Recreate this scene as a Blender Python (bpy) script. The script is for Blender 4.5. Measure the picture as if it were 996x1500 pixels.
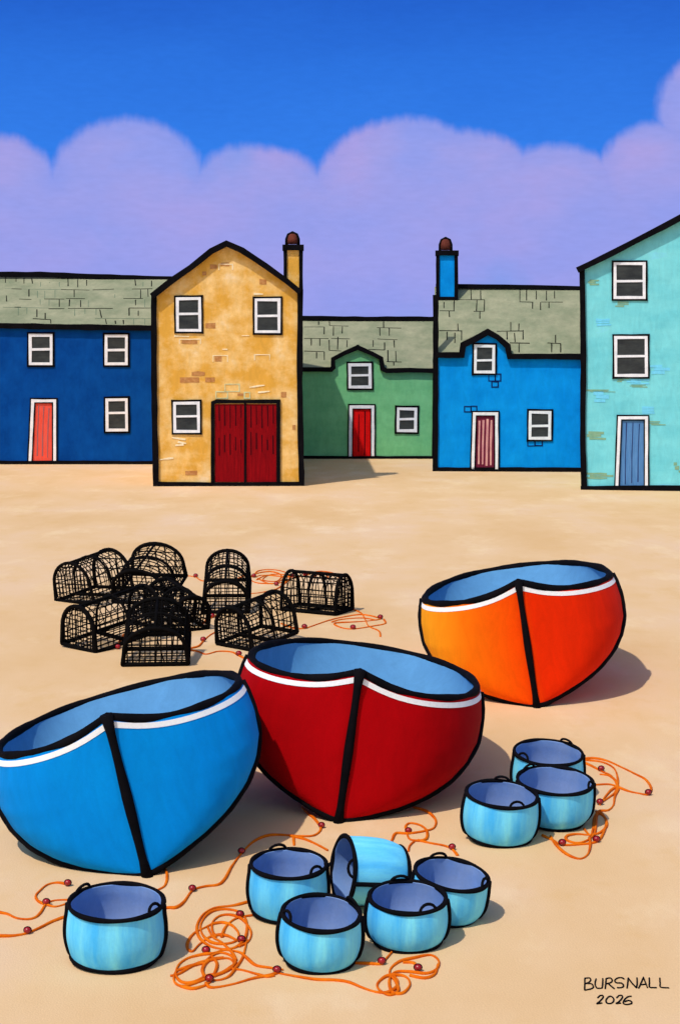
import bpy, math, random
from mathutils import Vector, Matrix
random.seed(7)
for o in list(bpy.data.objects): bpy.data.objects.remove(o)
scene = bpy.context.scene
COL = scene.collection
R = math.radians
# ------------------------------------------------------------------ camera, light
EYE, FOC, CX, HY = 5.0, 2400.0, 498.0, 480.0
cd = bpy.data.cameras.new('camera'); cam = bpy.data.objects.new('camera', cd); COL.objects.link(cam)
cam.location = (0, 0, EYE); cam.rotation_euler = (R(90), 0, 0)
cd.sensor_fit = 'VERTICAL'; cd.sensor_height = 36; cd.lens = 36*FOC/1500
cd.shift_y = -(750-HY)/1500; cd.clip_end = 3000
scene.camera = cam
SUN_EL = 57; SX, SY = 0.63, 0.777
w = bpy.data.worlds.new('World'); scene.world = w; w.use_nodes = True
nt = w.node_tree; bg = nt.nodes['Background']
sk = nt.nodes.new('ShaderNodeTexSky'); sk.sky_type = 'NISHITA'; sk.sun_disc = False
sk.sun_elevation = R(SUN_EL); sk.sun_rotation = math.atan2(-SX, -SY)
nt.links.new(sk.outputs[0], bg.inputs[0]); bg.inputs[1].default_value = 0.15
sd = bpy.data.lights.new('sun', 'SUN'); sun = bpy.data.objects.new('sun', sd); COL.objects.link(sun)
sd.energy = 3.3; sd.angle = R(1.0); sd.color = (1, .945, .84)
ce = math.cos(R(SUN_EL))
sun.rotation_euler = Vector((SX*ce, SY*ce, -math.sin(R(SUN_EL)))).to_track_quat('-Z', 'Y').to_euler()
scene.view_settings.view_transform = 'Standard'; scene.view_settings.look = 'None'
scene.view_settings.gamma = 1; scene.view_settings.exposure = -0.06

# ------------------------------------------------------------------ helpers
def lin(r, g, b):
    f = lambda c: (c/255/12.92 if c <= 10 else ((c/255+.055)/1.055)**2.4)
    return (f(r), f(g), f(b), 1)
def mat(name, c1, c2=None, scale=2.0, stretch=(1, 1, 1), rough=.85, bump=.15, spec=.06, lo=.35, hi=.65, c3=None, fine=0.05, brush=(1, 1, .35), amp=.09):
    m = bpy.data.materials.new(name); m.use_nodes = True; n = m.node_tree; L = n.links
    b = n.nodes['Principled BSDF']; b.inputs['Roughness'].default_value = rough
    b.inputs['Specular IOR Level'].default_value = spec
    tc = n.nodes.new('ShaderNodeTexCoord'); mp = n.nodes.new('ShaderNodeMapping'); mp.inputs['Scale'].default_value = stretch
    L.new(tc.outputs['Object'], mp.inputs[0])
    nz = n.nodes.new('ShaderNodeTexNoise'); nz.inputs['Scale'].default_value = scale; nz.inputs['Detail'].default_value = 6
    nz.inputs['Roughness'].default_value = .65
    L.new(mp.outputs[0], nz.inputs['Vector'])
    cr = n.nodes.new('ShaderNodeValToRGB'); cr.color_ramp.elements[0].position = lo; cr.color_ramp.elements[1].position = hi
    cr.color_ramp.elements[0].color = c1; cr.color_ramp.elements[1].color = c2 or tuple(min(1, v*1.12) for v in c1[:3])+(1,)
    if c3:
        e = cr.color_ramp.elements.new(hi+.1); e.color = c3
    L.new(nz.outputs['Fac'], cr.inputs[0])
    # fine canvas-like grain
    nf = n.nodes.new('ShaderNodeTexNoise'); nf.inputs['Scale'].default_value = 45; nf.inputs['Detail'].default_value = 3
    L.new(tc.outputs['Object'], nf.inputs['Vector'])
    mr = n.nodes.new('ShaderNodeMapRange'); mr.inputs['To Min'].default_value = 1-fine*2; mr.inputs['To Max'].default_value = 1+fine*2
    L.new(nf.outputs['Fac'], mr.inputs['Value'])
    mb_ = n.nodes.new('ShaderNodeMapping'); mb_.inputs['Scale'].default_value = brush; L.new(tc.outputs['Object'], mb_.inputs[0])
    nb = n.nodes.new('ShaderNodeTexNoise'); nb.inputs['Scale'].default_value = 5; nb.inputs['Detail'].default_value = 5; nb.inputs['Roughness'].default_value = .7; nb.inputs['Distortion'].default_value = .6
    L.new(mb_.outputs[0], nb.inputs['Vector'])
    mr2 = n.nodes.new('ShaderNodeMapRange'); mr2.inputs['From Min'].default_value = .3; mr2.inputs['From Max'].default_value = .7; mr2.inputs['To Min'].default_value = 1-amp; mr2.inputs['To Max'].default_value = 1+amp
    L.new(nb.outputs['Fac'], mr2.inputs['Value'])
    mm = n.nodes.new('ShaderNodeMath'); mm.operation = 'MULTIPLY'; L.new(mr.outputs[0], mm.inputs[0]); L.new(mr2.outputs[0], mm.inputs[1])
    hs = n.nodes.new('ShaderNodeHueSaturation'); L.new(cr.outputs[0], hs.inputs['Color']); L.new(mm.outputs[0], hs.inputs['Value'])
    L.new(hs.outputs[0], b.inputs['Base Color'])
    if bump:
        bp = n.nodes.new('ShaderNodeBump'); bp.inputs['Strength'].default_value = bump; bp.inputs['Distance'].default_value = .03
        L.new(nf.outputs['Fac'], bp.inputs['Height']); L.new(bp.outputs[0], b.inputs['Normal'])
    return m
def A(r, g, b, k=1.0):        # paint albedo named by its sRGB value
    c = lin(r, g, b); return tuple(min(.9, v*k) for v in c[:3])+(1,)
M = {}
M['black'] = mat('black_paint', (.003, .003, .004, 1), (.006, .005, .007, 1), 3, rough=.8, spec=.03, bump=.1)
M['net'] = mat('black_twine', (.003, .003, .003, 1), (.006, .005, .005, 1), 3, rough=.9, spec=.02, bump=0)
M['white'] = mat('white_paint', A(222, 224, 232), A(238, 238, 242), 6, rough=.6)
M['whiteline'] = mat('white_line_paint', (.88, .88, .9, 1), (.9, .9, .9, 1), 6, rough=.9, bump=0, amp=.03)
M['glass'] = mat('window_glass', A(34, 38, 42), A(58, 62, 62), 1.5, (1, 1, 3), rough=.45, spec=.25, bump=.1)
M['navy'] = mat('navy_limewash', A(0, 60, 136), A(4, 74, 154), 1.3, (1, 1, .8), rough=.8)
M['brightblue'] = mat('bright_blue_limewash', A(0, 132, 218), A(8, 148, 232), 1.2, rough=.8)
M['green'] = mat('green_limewash', A(104, 178, 124), A(122, 194, 138), 1.0, (1, 1, 1.6), rough=.8)
M['mint'] = mat('mint_limewash', A(108, 200, 212), A(126, 214, 222), 1.1, (.6, 1, 1.6), rough=.8, c3=A(124, 206, 232))
M['ochre'] = mat('ochre_render', A(220, 164, 68), A(236, 194, 124), 1.2, (.9, 1, 1.1), rough=.85, lo=.42, hi=.58, c3=A(242, 210, 162))
M['brick'] = mat('bare_brick', A(172, 112, 62), A(198, 146, 92), 8, rough=.9)
M['cream'] = mat('cream_mortar', A(236, 214, 164), A(244, 228, 196), 8, rough=.9)
M['palegreen'] = mat('pale_green_mortar', A(196, 200, 158), None, 8, rough=.9)
M['stain'] = mat('brown_stain', A(120, 168, 140), A(140, 172, 140), 8, rough=.9)
M['skystain'] = mat('blue_repaint', A(112, 200, 232), None, 8, rough=.9)
M['inkblue'] = mat('dark_blue_brick_line', A(10, 34, 90), None, 8, rough=.8)
M['slate'] = mat('mossy_slate', A(126, 132, 106), A(154, 153, 126), .9, (1, 1, 2), rough=.85)
M['slateline'] = mat('slate_joint', A(28, 30, 26), None, 8, rough=.9)
M['slatefaint'] = mat('slate_joint_faded', A(96, 112, 92), None, 8, rough=.9)
M['doorcoral'] = mat('coral_door_paint', A(236, 72, 50), A(222, 96, 84), 3, (6, 1, .5), rough=.6)
M['doorred'] = mat('red_door_paint', A(205, 12, 14), A(226, 20, 20), 3, (6, 1, .5), rough=.6)
M['doordark'] = mat('deep_red_door_paint', A(112, 2, 12), A(142, 6, 16), 3, (6, 1, .4), rough=.6)
M['doorblue'] = mat('blue_door_paint', A(72, 122, 178), A(92, 138, 190), 3, (6, 1, .5), rough=.6)
M['doorplum'] = mat('plum_door_paint', A(92, 22, 48), A(120, 40, 64), 3, (6, 1, .5), rough=.6)
M['pinkline'] = mat('pink_door_batten', A(222, 166, 158), A(196, 130, 136), 5, (1, 1, .4), rough=.7)
M['plankred'] = mat('dark_red_plank_joint', A(62, 4, 14), None, 5, rough=.8)
M['plankgrey'] = mat('grey_plank_joint', A(150, 92, 96), None, 5, rough=.8)
M['planknavy'] = mat('navy_plank_joint', A(40, 50, 96), None, 5, rough=.8)
M['pot'] = mat('chimney_clay', A(92, 44, 36), A(112, 58, 46), 6, rough=.8)
M['hullblue'] = mat('blue_hull_paint', A(0, 130, 214), A(0, 142, 224), .9, (1, .5, .6), rough=.8, bump=.05, fine=.03)
M['hullred'] = mat('red_hull_paint', A(162, 0, 5), A(176, 0, 9), .9, (1, .5, .6), rough=.8, bump=.05, fine=.03)
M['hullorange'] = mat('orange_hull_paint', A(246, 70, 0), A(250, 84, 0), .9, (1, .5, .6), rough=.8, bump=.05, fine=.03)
def hull_shading():  # yellow lit side to red shaded side, shading painted into the hull colour
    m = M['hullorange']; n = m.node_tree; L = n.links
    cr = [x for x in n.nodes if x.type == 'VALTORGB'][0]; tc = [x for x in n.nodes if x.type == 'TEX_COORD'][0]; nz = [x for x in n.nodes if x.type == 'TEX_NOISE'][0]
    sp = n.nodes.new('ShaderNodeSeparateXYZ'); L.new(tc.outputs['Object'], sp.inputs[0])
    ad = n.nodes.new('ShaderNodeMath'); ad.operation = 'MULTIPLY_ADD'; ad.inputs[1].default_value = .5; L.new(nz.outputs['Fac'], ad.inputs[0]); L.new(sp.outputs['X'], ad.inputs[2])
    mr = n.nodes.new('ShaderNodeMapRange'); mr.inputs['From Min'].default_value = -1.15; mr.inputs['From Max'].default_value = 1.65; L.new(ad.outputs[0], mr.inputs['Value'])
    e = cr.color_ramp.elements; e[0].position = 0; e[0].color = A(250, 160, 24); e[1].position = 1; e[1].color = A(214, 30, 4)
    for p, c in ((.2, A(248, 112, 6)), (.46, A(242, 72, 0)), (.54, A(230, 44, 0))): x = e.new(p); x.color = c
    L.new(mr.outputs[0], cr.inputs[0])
hull_shading()
M['inner'] = mat('pale_blue_inner_paint', A(84, 138, 184), A(88, 143, 188), .8, rough=.8, bump=.05, fine=.03)
M['tub'] = mat('light_blue_tub', A(72, 182, 250), A(124, 220, 255), 2.2, (2.4, 2.4, .3), rough=.8, bump=.05, fine=.03)
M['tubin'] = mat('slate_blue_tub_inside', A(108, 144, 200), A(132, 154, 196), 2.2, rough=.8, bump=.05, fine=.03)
M['rope'] = mat('orange_rope', A(206, 84, 4), A(226, 116, 14), 5, rough=.8, bump=0)
M['float'] = mat('dark_red_float', A(140, 10, 22), A(160, 16, 28), 5, rough=.3, spec=.5, bump=0)

class MB:
    def __init__(s): s.v = []; s.f = []; s.m = []; s.sm = []
    def add(s, V, F, mi=0, smooth=False):
        n = len(s.v); s.v += [tuple(p) for p in V]
        for f in F: s.f.append(tuple(i+n for i in f)); s.m.append(mi); s.sm.append(smooth)
    def box(s, x0, x1, y0, y1, z0, z1, mi=0):
        V = [(x, y, z) for z in (z0, z1) for y in (y0, y1) for x in (x0, x1)]
        s.add(V, [(0, 2, 3, 1), (4, 5, 7, 6), (0, 1, 5, 4), (2, 6, 7, 3), (0, 4, 6, 2), (1, 3, 7, 5)], mi)
    def prism(s, poly, ext, mi=0):      # planar polygon pushed along ext
        n = len(poly); e = Vector(ext); V = [Vector(p) for p in poly]+[Vector(p)+e for p in poly]
        s.add(V, [tuple(range(n)), tuple(range(2*n-1, n-1, -1))]+[(i, i+n, (i+1) % n+n, (i+1) % n) for i in range(n)], mi)
    def ribbon(s, pts, width, nrm, thick=.05, mi=0, wob=.1, closed=False, step=.4, under=.01, shift=.25):
        P = [Vector(p) for p in pts]; nrm = Vector(nrm).normalized()
        Q = []; segs = len(P) if closed else len(P)-1
        for i in range(segs):
            a, b = P[i], P[(i+1) % len(P)]; k = max(1, int((b-a).length/step))
            for j in range(k): Q.append(a.lerp(b, j/k))
        if not closed: Q.append(P[-1])
        n = len(Q); S = []
        for i in range(n):
            a = Q[i-1] if (closed or i) else Q[i]; c = Q[(i+1) % n] if (closed or i < n-1) else Q[i]
            d1 = (Q[i]-a); d2 = (c-Q[i])
            if d1.length < 1e-6: d1 = d2
            if d2.length < 1e-6: d2 = d1
            d1 = d1.normalized(); d2 = d2.normalized()
            t = (d1+d2); t = t.normalized() if t.length > 1e-3 else d1
            side = nrm.cross(t).normalized(); mit = 1/max(.5, abs(side.dot(nrm.cross(d1).normalized())))
            hw = width/2*(1+random.uniform(-wob, wob))*mit; off = side*width*random.uniform(-1, 1)*wob*shift
            S.append((Q[i]-side*hw+off, Q[i]+side*hw+off))
        V = []
        for l, r in S: V += [l-nrm*under, r-nrm*under, r+nrm*thick, l+nrm*thick]
        F = []
        for i in range(n if closed else n-1):
            a = 4*i; b = 4*((i+1) % n)
            F += [(a+k, a+(k+1) % 4, b+(k+1) % 4, b+k) for k in range(4)]
        if not closed: F += [(3, 2, 1, 0), (4*n-4, 4*n-3, 4*n-2, 4*n-1)]
        s.add(V, F, mi)
    def tube(s, pts, rad, seg=8, closed=False, mi=0, smooth=True):
        P = [Vector(p) for p in pts]; n = len(P)
        rr = rad if isinstance(rad, (list, tuple)) else [rad]*n
        up = Vector((.13, .07, 1)).normalized(); V = []; prev = None
        for i in range(n):
            a = P[i-1] if (closed or i) else P[i]; c = P[(i+1) % n] if (closed or i < n-1) else P[i]
            t = (c-a); t = t.normalized() if t.length > 1e-9 else Vector((0, 1, 0))
            if prev is None:
                x = t.cross(up); x = x if x.length > .05 else t.cross(Vector((1, 0, 0)))
            else: x = prev - t*prev.dot(t)
            x.normalize(); prev = x; y = t.cross(x)
            V += [P[i]+(x*math.cos(2*math.pi*k/seg)+y*math.sin(2*math.pi*k/seg))*rr[i] for k in range(seg)]
        F = []
        for i in range(n if closed else n-1):
            for k in range(seg):
                a = i*seg+k; b = i*seg+(k+1) % seg; c = ((i+1) % n)*seg+(k+1) % seg; d = ((i+1) % n)*seg+k
                F.append((a, b, c, d))
        if not closed: F += [tuple(range(seg))[::-1], tuple(range((n-1)*seg, n*seg))]
        s.add(V, F, mi, smooth)
    def ball(s, c, r, sz=1.0, mi=0, seg=12):
        c = Vector(c); V = [c+Vector((0, 0, r*sz))]; F = []; n = seg//2
        for i in range(1, n):
            p = math.pi*i/n
            V += [c+Vector((math.sin(p)*math.cos(2*math.pi*k/seg)*r, math.sin(p)*math.sin(2*math.pi*k/seg)*r, math.cos(p)*r*sz)) for k in range(seg)]
        V.append(c-Vector((0, 0, r*sz)))
        F += [(0, 1+k, 1+(k+1) % seg) for k in range(seg)]
        for i in range(n-2):
            F += [(1+i*seg+k, 1+(i+1)*seg+k, 1+(i+1)*seg+(k+1) % seg, 1+i*seg+(k+1) % seg) for k in range(seg)]
        e = len(V)-1; F += [(e, e-seg+(k+1) % seg, e-seg+k) for k in range(seg)]
        s.add(V, F, mi, True)
    def lathe(s, prof, seg=48, mi=0, capbot=True):   # prof: (r,z) list
        V = [(r*math.cos(2*math.pi*k/seg), r*math.sin(2*math.pi*k/seg), z) for r, z in prof for k in range(seg)]
        F = [(i*seg+k, i*seg+(k+1) % seg, (i+1)*seg+(k+1) % seg, (i+1)*seg+k) for i in range(len(prof)-1) for k in range(seg)]
        if capbot: F.append(tuple(range(seg))[::-1])
        s.add(V, F, mi, True)
    def build(s, name, mats, parent=None):
        me = bpy.data.meshes.new(name); me.from_pydata(s.v, [], s.f)
        mats = mats if isinstance(mats, (list, tuple)) else [mats]
        for m in mats: me.materials.append(M[m])
        me.polygons.foreach_set('material_index', s.m); me.polygons.foreach_set('use_smooth', s.sm)
        me.update(); o = bpy.data.objects.new(name, me); COL.objects.link(o)
        if parent: o.parent = parent
        return o
def tag(o, label=None, cat=None, group=None, kind=None):
    if label: o['label'] = label
    if cat: o['category'] = cat
    if group: o['group'] = group
    if kind: o['kind'] = kind
    return o
def empty(name, loc=(0, 0, 0), rot=(0, 0, 0)):
    o = bpy.data.objects.new(name, None); COL.objects.link(o); o.location = loc; o.rotation_euler = rot
    o.empty_display_size = .2; return o
def ground(px, py, z=0):
    Y = FOC*(EYE-z)/(py-HY); return Vector(((px-CX)/FOC*Y, Y, z))
def catmull(P, k=6, closed=False):
    P = [Vector(p) for p in P]; out = []; n = len(P)
    for i in range(n if closed else n-1):
        g = (lambda j: P[j % n]) if closed else (lambda j: P[max(0, min(n-1, j))])
        a, b, c, d = g(i-1), g(i), g(i+1), g(i+2)
        for j in range(k):
            t = j/k; out.append(.5*((2*b)+(c-a)*t+(2*a-5*b+4*c-d)*t*t+(3*b-a-3*c+d)*t**3))
    if not closed: out.append(P[-1])
    return out

# ------------------------------------------------------------------ ground and sky
def sand_material():
    m = bpy.data.materials.new('beach_sand'); m.use_nodes = True; n = m.node_tree; L = n.links; N = n.nodes.new
    b = n.nodes['Principled BSDF']; b.inputs['Roughness'].default_value = .95; b.inputs['Specular IOR Level'].default_value = .1
    tc = N('ShaderNodeTexCoord')
    def noise(sc, st, det=5, rough=.6):
        mp = N('ShaderNodeMapping'); mp.inputs['Scale'].default_value = st; L.new(tc.outputs['Object'], mp.inputs[0])
        z = N('ShaderNodeTexNoise'); z.inputs['Scale'].default_value = sc; z.inputs['Detail'].default_value = det; z.inputs['Roughness'].default_value = rough
        L.new(mp.outputs[0], z.inputs['Vector']); return z.outputs['Fac']
    def ramp(v, stops):
        r = N('ShaderNodeValToRGB'); e = r.color_ramp.elements
        e[0].position, e[0].color = stops[0]; e[1].position, e[1].color = stops[-1]
        for p, c in stops[1:-1]: x = e.new(p); x.color = c
        L.new(v, r.inputs[0]); return r.outputs[0]
    def mix(f, a, c):
        x = N('ShaderNodeMix'); x.data_type = 'RGBA'; L.new(f, x.inputs[0]); L.new(a, x.inputs[6]); 
        if isinstance(c, tuple): x.inputs[7].default_value = c
        else: L.new(c, x.inputs[7])
        return x.outputs[2]
    base = ramp(noise(.35, (1, .55, 1)), [(.32, A(216, 176, 126)), (.5, A(222, 185, 140)), (.68, A(224, 190, 156))])
    W, K = (1, 1, 1, 1), (0, 0, 0, 1)
    f1 = ramp(noise(1.5, (.6, .4, 1), 7, .7), [(.55, K), (.72, (.42, .42, .42, 1))])
    c = mix(f1, base, A(212, 168, 104))
    f2 = ramp(noise(1.1, (.7, .35, 1), 6, .65), [(.54, K), (.74, (.4, .4, .4, 1))])
    c = mix(f2, c, A(242, 218, 178))
    g = noise(60, (1, 1, 1), 3); mr = N('ShaderNodeMapRange'); mr.inputs['To Min'].default_value = .9; mr.inputs['To Max'].default_value = 1.1
    L.new(g, mr.inputs['Value']); hs = N('ShaderNodeHueSaturation'); L.new(c, hs.inputs['Color']); L.new(mr.outputs[0], hs.inputs['Value'])
    L.new(hs.outputs[0], b.inputs['Base Color'])
    bp = N('ShaderNodeBump'); bp.inputs['Strength'].default_value = .25; bp.inputs['Distance'].default_value = .02; L.new(g, bp.inputs['Height']); L.new(bp.outputs[0], b.inputs['Normal'])
    return m
M['sand'] = sand_material()
mb = MB(); mb.add([(-420, -60, 0), (420, -60, 0), (420, 420, 0), (-420, 420, 0)], [(0, 1, 2, 3)])
tag(mb.build('sand', 'sand'), 'pale golden beach sand with faint ochre and cream streaks', 'sand', kind='structure')

def sky_material():
    m = bpy.data.materials.new('cloudy_sky'); m.use_nodes = True; n = m.node_tree; L = n.links; N = n.nodes.new
    n.nodes.remove(n.nodes['Principled BSDF']); em = N('ShaderNodeEmission'); L.new(em.outputs[0], n.nodes['Material Output'].inputs[0])
    uv = N('ShaderNodeUVMap'); uv.uv_map = 'angle'; sp = N('ShaderNodeSeparateXYZ'); L.new(uv.outputs[0], sp.inputs[0])
    def mth(op, a, b=None, c=None):
        x = N('ShaderNodeMath'); x.operation = op
        for i, v in enumerate((a, b, c)):
            if v is None: continue
            if isinstance(v, (int, float)): x.inputs[i].default_value = v
            else: L.new(v, x.inputs[i])
        return x.outputs[0]
    U = mth('PINGPONG', sp.outputs[0], .996); V = sp.outputs[1]
    def noise(sc, st, det=5):
        mp = N('ShaderNodeMapping'); mp.inputs['Scale'].default_value = st; L.new(uv.outputs[0], mp.inputs[0])
        z = N('ShaderNodeTexNoise'); z.inputs['Scale'].default_value = sc; z.inputs['Detail'].default_value = det; L.new(mp.outputs[0], z.inputs['Vector']); return z.outputs['Fac']
    C = [(10, 292, 87, 1), (188, 290, 118, 1), (378, 335, 124, 1), (598, 325, 155, 1), (668, 335, 148, 1), (812, 340, 126, 1), (962, 282, 100, 1), (1045, 172, 90, 1)]
    s = mth('SUBTRACT', V, .255); lobes = []
    for cx, cy, r, k in C:
        dx = mth('SUBTRACT', U, cx/1000); dy = mth('SUBTRACT', V, cy/1000)
        d = mth('SQRT', mth('ADD', mth('MULTIPLY', dx, dx), mth('MULTIPLY', dy, dy)))
        q = mth('SUBTRACT', r/1000, d); lobes.append(q); s = mth('MAXIMUM', s, q)
    brush = mth('SUBTRACT', noise(60, (1.3, .5, 1), 4), .5); wob = mth('SUBTRACT', noise(7, (1, 1, 1), 3), .5)
    s = mth('ADD', s, mth('ADD', mth('MULTIPLY', brush, .012), mth('MULTIPLY', wob, .020)))
    mr = N('ShaderNodeMapRange'); mr.interpolation_type = 'SMOOTHSTEP'; mr.inputs['From Min'].default_value = -.008; mr.inputs['From Max'].default_value = .012; L.new(s, mr.inputs['Value'])
    def ramp(v, stops):
        r = N('ShaderNodeValToRGB'); e = r.color_ramp.elements
        e[0].position, e[0].color = stops[0]; e[1].position, e[1].color = stops[-1]
        for p, c in stops[1:-1]: x = e.new(p); x.color = c
        L.new(v, r.inputs[0]); return r.outputs[0]
    def mix(f, a, c):
        x = N('ShaderNodeMix'); x.data_type = 'RGBA'; L.new(f, x.inputs[0]); L.new(a, x.inputs[6]); L.new(c, x.inputs[7]); return x.outputs[2]
    # open sky: deep cobalt, a little lighter below
    vv = mth('ADD', V, mth('MULTIPLY', mth('SUBTRACT', noise(4, (1, 2.5, 1)), .5), .10))
    skyc = ramp(vv, [(0, lin(38, 102, 212)), (.1, lin(46, 118, 228)), (.24, lin(54, 130, 240))])
    cl = ramp(noise(4.5, (1, 1.6, 1), 6), [(.36, lin(150, 162, 240)), (.5, lin(162, 164, 236)), (.64, lin(176, 165, 232))])
    cl2 = ramp(noise(5, (1.3, 1, 1), 6), [(.35, lin(146, 142, 222)), (.65, lin(152, 152, 240))])
    lowf = N('ShaderNodeMapRange'); lowf.inputs['From Min'].default_value = .22; lowf.inputs['From Max'].default_value = .42; L.new(V, lowf.inputs['Value'])
    low = ramp(noise(6, (1, 2, 1), 5), [(.35, lin(150, 160, 240)), (.65, lin(162, 164, 240))])
    cc = mix(mth('MULTIPLY', lowf.outputs[0], .8), cl, low)
    # thin washes of brighter blue left by the brush inside the cloud
    f = ramp(noise(3.2, (1, 1, 1), 6), [(.57, (0, 0, 0, 1)), (.68, (.6, .6, .6, 1))])
    x = N('ShaderNodeRGB'); x.outputs[0].default_value = lin(122, 160, 240); cc = mix(f, cc, x.outputs[0])
    # dry edge: the cloud's rim lets a little blue through
    er = N('ShaderNodeMapRange'); er.inputs['From Min'].default_value = .0; er.inputs['From Max'].default_value = .035; er.inputs['To Min'].default_value = .84; L.new(s, er.inputs['Value'])
    fac = mth('MULTIPLY', mr.outputs[0], er.outputs[0])
    col = mix(fac, skyc, cc)
    g = noise(90, (.5, 1.6, 1), 6); gr = N('ShaderNodeMapRange'); gr.inputs['To Min'].default_value = .93; gr.inputs['To Max'].default_value = 1.07; L.new(g, gr.inputs['Value'])
    hs = N('ShaderNodeHueSaturation'); L.new(col, hs.inputs['Color']); L.new(gr.outputs[0], hs.inputs['Value'])
    L.new(hs.outputs[0], em.inputs[0]); em.inputs[1].default_value = 1
    return m
M['sky'] = sky_material()
RS = 360; V = []; F = []; UVs = []; NA = 72
for i in range(NA+1):
    a = R(-75+150*i/NA)
    for z in (-2, 60, 140, 260): V.append((RS*math.sin(a), RS*math.cos(a), z)); UVs.append(((CX+FOC*a)/1000, (HY-FOC*(z-EYE)/RS)/1000))
for i in range(NA):
    for j in range(3): F.append((i*4+j, (i+1)*4+j, (i+1)*4+j+1, i*4+j+1))
me = bpy.data.meshes.new('sky'); me.from_pydata(V, [], F); uvl = me.uv_layers.new(name='angle')
for l in me.loops: uvl.data[l.index].uv = UVs[l.vertex_index]
me.materials.append(M['sky']); so = bpy.data.objects.new('sky', me); COL.objects.link(so)
tag(so, 'deep blue sky with a bank of scalloped lavender clouds', 'sky', kind='structure')

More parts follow.
